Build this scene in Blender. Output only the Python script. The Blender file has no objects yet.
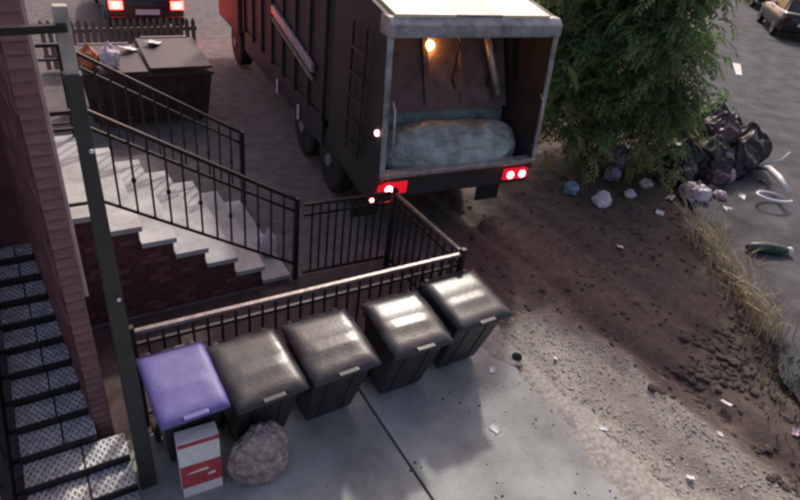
import bpy, bmesh, math, random
from mathutils import Vector, Matrix, noise
R = math.radians
random.seed(7)
sc = bpy.context.scene
COL = sc.collection

# ------------------------------------------------------------------ camera, sky, sun, exposure
YAW, PITCH, ROLL = R(35), R(33.5), R(8.0)
fw = Vector((math.sin(YAW)*math.cos(PITCH), math.cos(YAW)*math.cos(PITCH), -math.sin(PITCH)))
rt = Vector((math.cos(YAW), -math.sin(YAW), 0))
up = rt.cross(fw)
cr = rt*math.cos(ROLL) + up*math.sin(ROLL)
cu = -rt*math.sin(ROLL) + up*math.cos(ROLL)
cam = bpy.data.cameras.new('camera')
camo = bpy.data.objects.new('camera', cam)
M = Matrix((cr, cu, -fw)).transposed().to_4x4()
M.translation = Vector((0, 0, 4.4))
camo.matrix_world = M
cam.sensor_width = 36
cam.lens = 27.0
cam.clip_end = 2000
COL.objects.link(camo)
sc.camera = camo

SUN_AZ, SUN_EL = R(40), R(41)
world = bpy.data.worlds.new('World')
sc.world = world
world.use_nodes = True
nt = world.node_tree
sky = nt.nodes.new('ShaderNodeTexSky')
sky.sky_type = 'NISHITA'
sky.sun_disc = False
sky.sun_elevation = SUN_EL
sky.sun_rotation = SUN_AZ
sky.dust_density = 4.0
tint = nt.nodes.new('ShaderNodeMix')
tint.data_type = 'RGBA'
tint.blend_type = 'MULTIPLY'
tint.inputs[0].default_value = 1.0
tint.inputs[7].default_value = (1.0, 0.81, 0.79, 1)
nt.links.new(sky.outputs[0], tint.inputs[6])
bg = nt.nodes['Background']
nt.links.new(tint.outputs[2], bg.inputs[0])
bg.inputs[1].default_value = 0.15
sun = bpy.data.lights.new('sun', 'SUN')
sun.energy = 1.8
sun.angle = R(3)
sun.color = (1.0, 0.96, 0.85)
suno = bpy.data.objects.new('sun', sun)
sd = Vector((math.sin(SUN_AZ)*math.cos(SUN_EL), math.cos(SUN_AZ)*math.cos(SUN_EL), math.sin(SUN_EL)))
suno.rotation_euler = sd.to_track_quat('Z', 'Y').to_euler()
suno.location = sd*50
COL.objects.link(suno)
sc.view_settings.view_transform = 'Standard'
sc.view_settings.look = 'None'
sc.view_settings.exposure = 0.4
sc.view_settings.gamma = 1.0
sc.cycles.filter_width = 2.8

# ------------------------------------------------------------------ materials
MATS = {}
def mat(name, col, rough=0.7, var=0.25, scale=6.0, bump=0.0, bscale=40.0, metal=0.0, spec=0.5,
        col2=None, emit=None, estr=0.0, detail=6.0, wrinkle=False, trans=0.0, rv=0.15):
    m = bpy.data.materials.new(name)
    m.use_nodes = True
    n, l = m.node_tree.nodes, m.node_tree.links
    b = n['Principled BSDF']
    tc = n.new('ShaderNodeTexCoord')
    src = tc.outputs['Object']
    nz = n.new('ShaderNodeTexNoise')
    nz.inputs['Scale'].default_value = scale
    nz.inputs['Detail'].default_value = detail
    nz.inputs['Roughness'].default_value = 0.65
    l.new(src, nz.inputs['Vector'])
    rp = n.new('ShaderNodeValToRGB')
    c2 = col2 if col2 else tuple(c*(1+var) for c in col)
    c1 = tuple(c*(1-var) for c in col)
    rp.color_ramp.elements[0].position = 0.32
    rp.color_ramp.elements[1].position = 0.68
    rp.color_ramp.elements[0].color = (*c1, 1)
    rp.color_ramp.elements[1].color = (*c2, 1)
    l.new(nz.outputs[0], rp.inputs[0])
    l.new(rp.outputs[0], b.inputs['Base Color'])
    b.inputs['Roughness'].default_value = rough
    b.inputs['Metallic'].default_value = metal
    b.inputs['Specular IOR Level'].default_value = spec
    if trans:
        b.inputs['Transmission Weight'].default_value = trans
    rr = n.new('ShaderNodeMapRange')
    rr.inputs[3].default_value = max(0.03, rough-rv)
    rr.inputs[4].default_value = min(1, rough+rv)
    l.new(nz.outputs[0], rr.inputs[0])
    l.new(rr.outputs[0], b.inputs['Roughness'])
    if bump:
        if wrinkle:
            bz = n.new('ShaderNodeTexVoronoi')
            bz.feature = 'DISTANCE_TO_EDGE'
            bz.inputs['Scale'].default_value = bscale
            l.new(src, bz.inputs['Vector'])
        else:
            bz = n.new('ShaderNodeTexNoise')
            bz.inputs['Scale'].default_value = bscale
            bz.inputs['Detail'].default_value = 5
            l.new(src, bz.inputs['Vector'])
        bp = n.new('ShaderNodeBump')
        bp.inputs['Strength'].default_value = bump
        bp.inputs['Distance'].default_value = 0.02
        l.new(bz.outputs[0], bp.inputs['Height'])
        l.new(bp.outputs[0], b.inputs['Normal'])
    if emit:
        b.inputs['Emission Color'].default_value = (*emit, 1)
        b.inputs['Emission Strength'].default_value = estr
    MATS[name] = m
    return m

mat('iron', (0.018, 0.017, 0.018), 0.45, 0.3, 30, 0.15, 80, metal=0.3)
mat('post_paint', (0.03, 0.033, 0.033), 0.5, 0.35, 9, 0.2, 60)
mat('post_top', (0.42, 0.38, 0.33), 0.6, 0.25, 12, 0.2, 60)
mat('teal_band', (0.05, 0.12, 0.10), 0.5, 0.2, 12)
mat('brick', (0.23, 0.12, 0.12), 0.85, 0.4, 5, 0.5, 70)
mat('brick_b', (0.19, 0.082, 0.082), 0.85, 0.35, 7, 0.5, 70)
mat('brick_lit', (0.26, 0.14, 0.14), 0.85, 0.35, 6, 0.5, 70)
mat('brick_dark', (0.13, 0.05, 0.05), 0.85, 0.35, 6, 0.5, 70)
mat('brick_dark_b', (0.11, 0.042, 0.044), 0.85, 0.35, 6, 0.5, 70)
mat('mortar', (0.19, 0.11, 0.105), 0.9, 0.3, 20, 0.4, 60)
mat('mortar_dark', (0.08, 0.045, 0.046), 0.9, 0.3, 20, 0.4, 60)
mat('stair_stone', (0.40, 0.41, 0.41), 0.8, 0.3, 3, 0.25, 50)
mat('concrete', (0.30, 0.325, 0.31), 0.8, 0.38, 1.3, 0.35, 45, detail=9)
mat('concrete_b', (0.285, 0.305, 0.295), 0.8, 0.38, 1.5, 0.35, 45, detail=9)
mat('yard', (0.07, 0.05, 0.05), 0.9, 0.4, 6, 0.5, 30)
mat('asphalt', (0.085, 0.09, 0.10), 0.95, 0.55, 1.6, 0.8, 45, detail=12, spec=0.2)
mat('paint_white', (0.6, 0.6, 0.57), 0.7, 0.3, 8)
mat('pebble', (0.34, 0.32, 0.275), 0.9, 0.35, 9, 0.3, 50)
mat('pebble_dark', (0.07, 0.055, 0.045), 0.95, 0.4, 9, 0.3, 50)
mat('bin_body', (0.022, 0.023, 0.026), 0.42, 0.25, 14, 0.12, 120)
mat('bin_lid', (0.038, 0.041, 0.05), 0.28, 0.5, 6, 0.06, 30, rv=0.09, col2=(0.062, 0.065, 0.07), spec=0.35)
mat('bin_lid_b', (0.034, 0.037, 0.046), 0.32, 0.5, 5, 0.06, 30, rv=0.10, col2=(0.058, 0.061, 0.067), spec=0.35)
mat('bin_blue', (0.10, 0.09, 0.34), 0.5, 0.2, 6, 0.06, 30, col2=(0.15, 0.14, 0.36))
mat('rubber', (0.015, 0.015, 0.015), 0.8, 0.3, 20, 0.3, 60)
mat('strip_white', (0.6, 0.6, 0.6), 0.5, 0.3, 60)
mat('carton_white', (0.72, 0.70, 0.70), 0.6, 0.12, 8, 0.3, 18)
mat('carton_red', (0.42, 0.05, 0.06), 0.55, 0.25, 14, 0.3, 18)
mat('bag_beige', (0.30, 0.24, 0.225), 0.25, 0.6, 17, 0.25, 30)
mat('bag_clear', (0.42, 0.43, 0.44), 0.25, 0.6, 14, 0.35, 22)
mat('bag_black', (0.013, 0.013, 0.016), 0.4, 0.3, 8, 0.3, 18)
mat('bag_maroon', (0.06, 0.035, 0.045), 0.4, 0.3, 8, 0.3, 18)
mat('bag_white', (0.66, 0.60, 0.64), 0.4, 0.3, 10, 0.3, 20)
mat('bag_pink', (0.45, 0.33, 0.40), 0.4, 0.4, 10, 0.3, 20)
mat('bag_blue', (0.22, 0.32, 0.42), 0.4, 0.3, 10, 0.3, 20)
mat('bag_lilac', (0.28, 0.24, 0.36), 0.4, 0.35, 10, 0.3, 20)
mat('bag_orange', (0.55, 0.17, 0.06), 0.5, 0.35, 10, 0.3, 20)
mat('paper', (0.75, 0.75, 0.73), 0.7, 0.12, 20, 0.4, 30)
mat('tarp_green', (0.02, 0.055, 0.045), 0.45, 0.3, 10, 0.5, 30)
mat('plastic_white', (0.68, 0.68, 0.70), 0.4, 0.15, 10)
mat('dry_grass', (0.46, 0.40, 0.25), 0.8, 0.35, 4)
mat('weed', (0.05, 0.075, 0.025), 0.7, 0.4, 5)
mat('leaf', (0.20, 0.27, 0.075), 0.5, 0.4, 1.3, col2=(0.32, 0.40, 0.13))
mat('leaf_b', (0.14, 0.24, 0.09), 0.5, 0.4, 1.5)
for q in ('leaf', 'leaf_b'):
    m = MATS[q]; n, l = m.node_tree.nodes, m.node_tree.links
    b = n['Principled BSDF']; tl = n.new('ShaderNodeBsdfTranslucent'); ms = n.new('ShaderNodeMixShader')
    ms.inputs[0].default_value = 0.55
    l.new(n['Color Ramp'].outputs[0], tl.inputs[0]); l.new(b.outputs[0], ms.inputs[1]); l.new(tl.outputs[0], ms.inputs[2])
    l.new(ms.outputs[0], n['Material Output'].inputs[0])
mat('leaf_dry', (0.16, 0.085, 0.045), 0.7, 0.4, 2)
mat('bark', (0.07, 0.05, 0.04), 0.9, 0.4, 12, 0.6, 40)
mat('truck_cream', (0.74, 0.68, 0.40), 0.4, 0.06, 2.2, 0.1, 60)
mat('truck_panel_shade', (0.22, 0.21, 0.19), 0.5, 0.3, 5, 0.1, 60)
mat('truck_grey', (0.27, 0.28, 0.29), 0.42, 0.5, 6, 0.12, 60)
mat('truck_side', (0.024, 0.022, 0.023), 0.7, 0.45, 3, 0.15, 40)
mat('truck_dark', (0.03, 0.027, 0.03), 0.5, 0.4, 5, 0.2, 50)
mat('hopper_wall', (0.12, 0.085, 0.085), 0.65, 0.5, 3.5, 0.35, 25)
mat('hopper_teal', (0.20, 0.26, 0.25), 0.45, 0.4, 5, 0.3, 25)
mat('hopper_mark', (0.55, 0.66, 0.66), 0.5, 0.3, 30)
mat('steel_worn', (0.45, 0.42, 0.42), 0.38, 0.3, 12, 0.2, 60, metal=0.6)
mat('red_lens', (0.22, 0.005, 0.01), 0.25, 0.2, 20, emit=(1, 0.01, 0.03), estr=0.5)
mat('red_lamp', (0.6, 0.05, 0.06), 0.3, 0.1, 20, emit=(1.0, 0.12, 0.15), estr=45)
mat('lens_off', (0.05, 0.006, 0.008), 0.25, 0.2, 20)
mat('red_far', (0.6, 0.05, 0.06), 0.3, 0.1, 20, emit=(1.0, 0.016, 0.012), estr=34)
mat('red_core', (0.6, 0.05, 0.06), 0.3, 0.1, 20, emit=(1.0, 0.16, 0.10), estr=160)
mat('marker_lamp', (0.6, 0.3, 0.3), 0.3, 0.1, 20, emit=(1.0, 0.45, 0.45), estr=8)
mat('amber_lamp', (0.7, 0.35, 0.1), 0.3, 0.1, 20, emit=(1.0, 0.36, 0.07), estr=45)
mat('reflector', (0.75, 0.72, 0.75), 0.3, 0.1, 20)
mat('rim', (0.3, 0.29, 0.3), 0.4, 0.2, 20, metal=0.5)
mat('car_maroon', (0.045, 0.018, 0.022), 0.25, 0.2, 4, spec=0.6)
mat('car_black', (0.02, 0.02, 0.024), 0.25, 0.2, 4, spec=0.6)
mat('car_white', (0.62, 0.62, 0.60), 0.3, 0.1, 4, spec=0.6)
mat('glass', (0.02, 0.022, 0.025), 0.08, 0.1, 4, spec=0.8)
mat('picket_tan', (0.24, 0.18, 0.135), 0.8, 0.3, 8, 0.3, 40)
mat('trim', (0.52, 0.42, 0.42), 0.7, 0.2, 6, 0.2, 40)
mat('pipe_pale', (0.45, 0.42, 0.38), 0.6, 0.25, 8, 0.2, 40)

def mesh_plate(name, col, gap):
    """tread surface of expanded diamond mesh: procedural relief and colour"""
    m = bpy.data.materials.new(name)
    m.use_nodes = True
    n, l = m.node_tree.nodes, m.node_tree.links
    b = n['Principled BSDF']
    tc = n.new('ShaderNodeTexCoord')
    w = []
    for s in (1, -1):
        mp = n.new('ShaderNodeMapping')
        mp.inputs['Rotation'].default_value = (0, 0, R(32*s))
        l.new(tc.outputs['Object'], mp.inputs[0])
        wv = n.new('ShaderNodeTexWave')
        wv.inputs['Scale'].default_value = 8
        wv.inputs['Distortion'].default_value = 0.8
        l.new(mp.outputs[0], wv.inputs[0])
        w.append(wv)
    mx = n.new('ShaderNodeMath'); mx.operation = 'MAXIMUM'
    l.new(w[0].outputs['Fac'], mx.inputs[0]); l.new(w[1].outputs['Fac'], mx.inputs[1])
    nz = n.new('ShaderNodeTexNoise'); nz.inputs['Scale'].default_value = 14
    l.new(tc.outputs['Object'], nz.inputs[0])
    ml = n.new('ShaderNodeMath'); ml.operation = 'MULTIPLY'
    l.new(mx.outputs[0], ml.inputs[0]); l.new(nz.outputs[0], ml.inputs[1])
    rp = n.new('ShaderNodeValToRGB')
    rp.color_ramp.elements[0].position = 0.2; rp.color_ramp.elements[1].position = 0.62
    rp.color_ramp.elements[0].color = (*gap, 1); rp.color_ramp.elements[1].color = (*col, 1)
    l.new(ml.outputs[0], rp.inputs[0]); l.new(rp.outputs[0], b.inputs['Base Color'])
    bp = n.new('ShaderNodeBump'); bp.inputs['Strength'].default_value = 0.8; bp.inputs['Distance'].default_value = 0.01
    l.new(mx.outputs[0], bp.inputs['Height']); l.new(bp.outputs[0], b.inputs['Normal'])
    b.inputs['Roughness'].default_value = 0.55
    b.inputs['Metallic'].default_value = 0.2
    MATS[name] = m
mesh_plate('diamond_mesh', (0.82, 0.79, 0.77), (0.32, 0.30, 0.29))
mesh_plate('diamond_mesh_b', (0.74, 0.76, 0.76), (0.28, 0.28, 0.29))



# ------------------------------------------------------------------ helpers
class MB:
    def __init__(s): s.v, s.f, s.sm = [], [], False
    def add(s, vs, fs):
        o = len(s.v); s.v += [Vector(p) for p in vs]; s.f += [tuple(i+o for i in q) for q in fs]; return s
    def box(s, x0, x1, y0, y1, z0, z1):
        return s.add([(x0,y0,z0),(x1,y0,z0),(x1,y1,z0),(x0,y1,z0),(x0,y0,z1),(x1,y0,z1),(x1,y1,z1),(x0,y1,z1)],
                     [(3,2,1,0),(4,5,6,7),(0,1,5,4),(1,2,6,5),(2,3,7,6),(3,0,4,7)])
    def hexa(s, p8):
        return s.add(p8, [(3,2,1,0),(4,5,6,7),(0,1,5,4),(1,2,6,5),(2,3,7,6),(3,0,4,7)])
    def bar(s, a, b, w, h=None):
        """rectangular bar from a to b, width w (horizontal) x h"""
        h = h or w; a, b = Vector(a), Vector(b); d = (b-a).normalized()
        ref = Vector((0,0,1)) if abs(d.z) < 0.95 else Vector((0,1,0))
        sx = d.cross(ref).normalized()*w/2; sy = sx.cross(d).normalized()*h/2
        return s.add([a-sx-sy,a+sx-sy,a+sx+sy,a-sx+sy,b-sx-sy,b+sx-sy,b+sx+sy,b-sx+sy],
                     [(3,2,1,0),(4,5,6,7),(0,1,5,4),(1,2,6,5),(2,3,7,6),(3,0,4,7)])
    def tube(s, pts, rad, n=10, caps=True):
        pts = [Vector(p) for p in pts]
        rads = rad if isinstance(rad, (list, tuple)) else [rad]*len(pts)
        o = len(s.v); prev = None
        for i, p in enumerate(pts):
            d = (pts[min(i+1,len(pts)-1)]-pts[max(i-1,0)]).normalized()
            if prev is None:
                ref = Vector((0,0,1)) if abs(d.z) < 0.9 else Vector((1,0,0))
                prev = d.cross(ref).normalized()
            prev = (prev - d*prev.dot(d)).normalized(); q = d.cross(prev)
            for k in range(n):
                t = 2*math.pi*k/n; s.v.append(p+(prev*math.cos(t)+q*math.sin(t))*rads[i])
        for i in range(len(pts)-1):
            for k in range(n):
                a = o+i*n+k; b = o+i*n+(k+1)%n; s.f.append((a, b, b+n, a+n))
        if caps:
            s.f.append(tuple(o+k for k in range(n))[::-1]); e = o+(len(pts)-1)*n
            s.f.append(tuple(e+k for k in range(n)))
        return s
    def lathe(s, c, axis, prof, n=20):
        """prof: (distance along axis, radius)"""
        c, ax = Vector(c), Vector(axis).normalized()
        ref = Vector((0,0,1)) if abs(ax.z) < 0.9 else Vector((1,0,0))
        e1 = ax.cross(ref).normalized(); e2 = ax.cross(e1); o = len(s.v)
        for t, r in prof:
            for k in range(n):
                a = 2*math.pi*k/n; s.v.append(c+ax*t+(e1*math.cos(a)+e2*math.sin(a))*r)
        for i in range(len(prof)-1):
            for k in range(n):
                a = o+i*n+k; b = o+i*n+(k+1)%n; s.f.append((a, b, b+n, a+n))
        s.f.append(tuple(o+k for k in range(n))[::-1]); e = o+(len(prof)-1)*n
        s.f.append(tuple(e+k for k in range(n)))
        return s
    def prism_x(s, poly, x0, x1):
        """polygon of (y,z) extruded along x"""
        n = len(poly); o = len(s.v)
        for x in (x0, x1):
            for y, z in poly: s.v.append(Vector((x, y, z)))
        s.f.append(tuple(o+i for i in range(n))[::-1]); s.f.append(tuple(o+n+i for i in range(n)))
        for i in range(n):
            j = (i+1) % n; s.f.append((o+i, o+j, o+n+j, o+n+i))
        return s
    def prism_y(s, poly, y0, y1):
        n = len(poly); o = len(s.v)
        for y in (y0, y1):
            for x, z in poly: s.v.append(Vector((x, y, z)))
        s.f.append(tuple(o+i for i in range(n))); s.f.append(tuple(o+n+i for i in range(n))[::-1])
        for i in range(n):
            j = (i+1) % n; s.f.append((o+i, o+n+i, o+n+j, o+j))
        return s
    def mesh(s, name, m, bev=0.0, smooth=False, seg=2):
        me = bpy.data.meshes.new(name)
        me.from_pydata(s.v, [], s.f)
        bm = bmesh.new(); bm.from_mesh(me)
        bmesh.ops.recalc_face_normals(bm, faces=bm.faces)
        if bev:
            es = [e for e in bm.edges if len(e.link_faces) == 2 and e.calc_face_angle(0) > 0.5]
            bmesh.ops.bevel(bm, geom=es, offset=bev, segments=seg, affect='EDGES', profile=0.6)
        bm.to_mesh(me); bm.free()
        if smooth:
            for p in me.polygons: p.use_smooth = True
        for x in ([m] if isinstance(m, str) else m): me.materials.append(MATS[x])
        return me
    def build(s, name, m, parent=None, bev=0.0, smooth=False, seg=2):
        return link(name, s.mesh(name, m, bev, smooth, seg), parent)

def link(name, me, parent=None):
    o = bpy.data.objects.new(name, me); COL.objects.link(o)
    if parent: o.parent = parent
    return o
def tag(o, label, cat, group=None, kind=None):
    if label: o['label'] = label
    if cat: o['category'] = cat
    if group: o['group'] = group
    if kind: o['kind'] = kind
    return o
def empty(name, loc=(0,0,0), rz=0):
    o = bpy.data.objects.new(name, None); COL.objects.link(o)
    o.location = loc; o.rotation_euler = (0, 0, rz); o.empty_display_size = 0.2
    return o
def struct(o): o['kind'] = 'structure'; return o
def kids(o): return [c for c in bpy.data.objects if c.parent == o]
def copy_tree(o, parent=None):
    c = o.copy(); COL.objects.link(c)
    c.parent = parent
    for ch in kids(o): copy_tree(ch, c)
    return c
def fbm(x, y, z=0.0, s=1.0, oct=4):
    return noise.fractal(Vector((x*s, y*s, z)), 1.0, 2.0, oct)

# ------------------------------------------------------------------ ground
def smooth01(a, b, x):
    t = max(0, min(1, (x-a)/(b-a))); return t*t*(3-2*t)
def road_edge(y):
    """x of the left edge of the asphalt at this y"""
    P = [(-3, 3.6), (1.2, 6.3), (1.9, 6.9), (2.8, 7.65), (3.8, 8.4), (4.9, 9.3), (5.6, 10.0), (7.7, 13.0), (9.8, 16.3), (13.2, 21.2), (40, 60)]
    if y <= P[0][0]: return P[0][1]
    for (a, b), (c, d) in zip(P, P[1:]):
        if y <= c: return b+(d-b)*(y-a)/(c-a)
    return P[-1][1]
def zones(x, y):
    n = fbm(x, y, 3.1, 1.4)*0.22
    g = smooth01(3.85, 4.05, x+n*0.5)*(1-smooth01(4.85, 5.25, x+n+0.05*(y-2)))*(1-smooth01(3.45, 4.0, y+n*1.5+0.25*(x-4.2)))
    # wheel-worn grey-brown band inside the sandy verge
    band = math.exp(-((x-4.62+0.06*(y-2)+n*0.5)/0.20)**2)*smooth01(3.1, 1.9, y) if y < 3.2 else 0
    g *= 1-0.55*band
    ridge = math.exp(-((x-5.02+0.05*(y-2)+n*0.15)/0.10)**2)*smooth01(3.9, 2.8, y)*(1 if y > -2 else 0)
    g = max(g, 0.75*ridge)
    lane = (1-smooth01(3.4, 5.2, x+n*2-0.15*(y-6)))*smooth01(3.7, 4.6, y)   # grey paved lane left of and under the truck
    return g, ridge, lane
def ground_h(x, y):
    if x < 3.9 and y < 5.35 and y > -6 and x > -3: return -0.12
    if x > road_edge(y)-0.25 and y > -5: base = -0.03*smooth01(road_edge(y)-0.25, road_edge(y)+0.05, x)
    else: base = 0
    g, r, l = zones(x, y)
    f = (1-l)*(1 if -3 < x < 16 and -3 < y < 16 else 0)
    h = 0.045*fbm(x, y, 0, 1.3)*f+0.018*fbm(x, y, 5, 6)*f+0.05*r
    # ruts along the lane
    wob = 0.12*fbm(0.3, y, 7, 0.7)
    h -= 0.075*math.exp(-((x-5.5+0.04*y+wob)/0.13)**2)*f + 0.06*math.exp(-((x-6.55+0.03*y+wob)/0.16)**2)*f
    h += 0.03*math.exp(-((x-5.22+0.04*y+wob)/0.09)**2)*f + 0.03*math.exp(-((x-6.25+0.03*y+wob)/0.1)**2)*f
    if x > 3.9 and y < 3.9: h *= smooth01(3.88, 4.2, x)
    dens = max(0, 1-smooth01(road_edge(y)-0.1, road_edge(y)+0.15, x)) if y > -5 else 0
    return base + h*(dens if x > 5.5 else 1) - 0.02
def axis_coords(lo, hi, step, far):
    c = [lo+step*i for i in range(int((hi-lo)/step)+1)]
    a, b, st = [], [], step
    x = lo
    while x > -far: st *= 1.5; x -= st; a.append(x)
    st = step; x = c[-1]
    while x < far: st *= 1.5; x += st; b.append(x)
    return a[::-1]+c+b
xs, ys = axis_coords(-1.0, 13, 0.06, 600), axis_coords(-0.5, 13, 0.06, 600)
nx, ny = len(xs), len(ys)
V = [(x, y, ground_h(x, y)) for y in ys for x in xs]
Fc = [(j*nx+i, j*nx+i+1, (j+1)*nx+i+1, (j+1)*nx+i) for j in range(ny-1) for i in range(nx-1)]
gm = bpy.data.meshes.new('ground'); gm.from_pydata(V, [], Fc)
ag = gm.attributes.new('gravel', 'FLOAT', 'POINT'); al = gm.attributes.new('lane', 'FLOAT', 'POINT')
gz = [zones(x, y) for y in ys for x in xs]
ag.data.foreach_set('value', [z[0] for z in gz]); al.data.foreach_set('value', [z[2] for z in gz])
for p in gm.polygons: p.use_smooth = True
def ground_mat():
    m = bpy.data.materials.new('ground_soil'); m.use_nodes = True
    n, l = m.node_tree.nodes, m.node_tree.links; b = n['Principled BSDF']
    tc = n.new('ShaderNodeTexCoord')
    def nz(s, d=8, r=0.6):
        t = n.new('ShaderNodeTexNoise'); t.inputs['Scale'].default_value = s; t.inputs['Detail'].default_value = d
        t.inputs['Roughness'].default_value = r; l.new(tc.outputs['Object'], t.inputs[0]); return t.outputs[0]
    def ramp(src, c1, c2, p1=0.35, p2=0.65):
        r = n.new('ShaderNodeValToRGB'); r.color_ramp.elements[0].position = p1; r.color_ramp.elements[1].position = p2
        r.color_ramp.elements[0].color = (*c1, 1); r.color_ramp.elements[1].color = (*c2, 1); l.new(src, r.inputs[0]); return r.outputs[0]
    def mix(f, a, c):
        x = n.new('ShaderNodeMix'); x.data_type = 'RGBA'; l.new(f, x.inputs[0]); l.new(a, x.inputs[6]); l.new(c, x.inputs[7]); return x.outputs[2]
    mud = mix(ramp(nz(0.9), (0,0,0), (1,1,1), 0.4, 0.6), ramp(nz(9), (0.07, 0.053, 0.042), (0.14, 0.108, 0.085)), ramp(nz(14), (0.055, 0.042, 0.038), (0.12, 0.092, 0.078)))
    grv = mix(ramp(nz(3.5, 10, 0.7), (0,0,0), (1,1,1), 0.38, 0.62), ramp(nz(40), (0.20, 0.18, 0.15), (0.42, 0.40, 0.35)), ramp(nz(30), (0.30, 0.285, 0.24), (0.50, 0.48, 0.42)))
    lan = ramp(nz(5), (0.10, 0.088, 0.09), (0.175, 0.155, 0.16))
    g = n.new('ShaderNodeAttribute'); g.attribute_name = 'gravel'
    a = n.new('ShaderNodeAttribute'); a.attribute_name = 'lane'
    c = mix(a.outputs['Fac'], mud, lan); c = mix(g.outputs['Fac'], c, grv)
    l.new(c, b.inputs['Base Color']); b.inputs['Roughness'].default_value = 0.9
    bp = n.new('ShaderNodeBump'); bp.inputs['Strength'].default_value = 0.7; bp.inputs['Distance'].default_value = 0.03
    l.new(nz(35, 10, 0.7), bp.inputs['Height']); l.new(bp.outputs[0], b.inputs['Normal'])
    MATS['ground_soil'] = m
ground_mat()
gm.materials.append(MATS['ground_soil'])
ground = struct(link('ground', gm))

# asphalt road to the right
ry = [-5+0.08*i for i in range(313)]+[20.5+2*i for i in range(11)]
rv, rf = [], []
for y in ry:
    e = road_edge(y)
    for k, dx in enumerate((0, 0.12, 4, 30)):
        rv.append((e+dx+(fbm(y, 0.3*k, 2, 1.6, 5)*0.16 if k < 2 else 0), y, 0.004 if k else -0.02))
for i in range(len(ry)-1):
    for k in range(3):
        a = i*4+k; rf.append((a, a+1, a+5, a+4))
struct(MB().add(rv, rf).build('asphalt_road', 'asphalt'))
# a worn white mark on the asphalt
d = Vector((1.0, 0.72, 0)).normalized(); nrm = Vector((-d.y, d.x, 0))
c0 = Vector((18.9, 10.35, 0.009))
mk = MB().add([c0-d*0.75-nrm*0.10, c0+d*0.75-nrm*0.12, c0+d*0.7+nrm*0.12, c0-d*0.8+nrm*0.1], [(0,1,2,3)]).build('road_marking', 'paint_white')
tag(mk, 'short worn white paint mark on the grey asphalt beyond the tree', 'road marking')

# pavement of concrete slabs with open joints
pav = struct(MB().box(-3.0, 3.84, -3.0, 3.78, -0.16, -0.045).build('pavement', 'mortar_dark'))
def slab(x0, x1, y0, y1, m):
    b = MB().box(x0, x1, y0, y1, -0.06, 0.0)
    o = b.build('paving_slab', m, pav, bev=0.008); return o
slab(-0.02, 2.175, 0.9, 3.78, 'concrete'); slab(2.20, 3.86, 0.9, 3.78, 'concrete_b')
slab(-0.02, 2.175, -0.9, 0.885, 'concrete_b'); slab(2.20, 3.86, -0.9, 0.885, 'concrete')
slab(-3.0, -0.04, -0.9, 3.2, 'concrete_b'); slab(-3.0, 3.86, -3.0, -0.92, 'concrete')
yard = struct(MB().box(-0.9, 3.86, 3.785, 5.36, -0.14, -0.02).build('yard_floor', 'yard'))

# gravel stones: nobody could count them
ico = bmesh.new(); bmesh.ops.create_icosphere(ico, subdivisions=1, radius=1)
IV = [v.co.copy() for v in ico.verts]; IF = [tuple(v.index for v in f.verts) for f in ico.faces]; ico.free()
def pebbles(name, m, n, region, smin, smax, label, seed, test):
    rnd = random.Random(seed); b = MB(); k = 0; tries = 0
    while k < n and tries < n*30:
        tries += 1
        x, y = rnd.uniform(*region[0]), rnd.uniform(*region[1])
        if not test(x, y, rnd): continue
        s = smin+(smax-smin)*rnd.random()**3
        z = (0.0 if (x < 3.86 and y < 3.78) else ground_h(x, y))+s*0.25
        sx, sy, sz = s*rnd.uniform(.7, 1.3), s*rnd.uniform(.7, 1.3), s*rnd.uniform(.45, .8)
        a = rnd.uniform(0, 6.3); ca, sa = math.cos(a), math.sin(a)
        vs = []
        for q in IV:
            j = 1+rnd.uniform(-.18, .18); px, py = q.x*sx*j, q.y*sy*j
            vs.append((x+px*ca-py*sa, y+px*sa+py*ca, z+q.z*sz*j))
        b.add(vs, IF); k += 1
    o = b.build(name, m); tag(o, label, 'gravel', kind='stuff'); return o
pebbles('gravel', 'pebble', 5200, ((3.75, 5.5), (0.2, 4.2)), 0.003, 0.017, 'pale loose gravel and sand along the pavement edge', 1,
        lambda x, y, r: r.random() < zones(x, y)[0]+0.04)
pebbles('mud_clods', 'pebble_dark', 800, ((3.9, 9.0), (0.2, 6.4)), 0.006, 0.04, 'dark mud clods and small debris strewn over the dirt lane', 2,
        lambda x, y, r: x < road_edge(y)+0.2 and r.random() < 0.25+0.75*max(0, fbm(x, y, 9, 0.8)) and zones(x, y)[0] < 0.5)
pebbles('grit', 'pebble_dark', 170, ((0.9, 3.85), (1.0, 3.1)), 0.003, 0.014, 'dark grit scattered on the concrete pavement', 3,
        lambda x, y, r: r.random() < 0.25+0.7*smooth01(2.1, 3.6, x))

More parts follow.
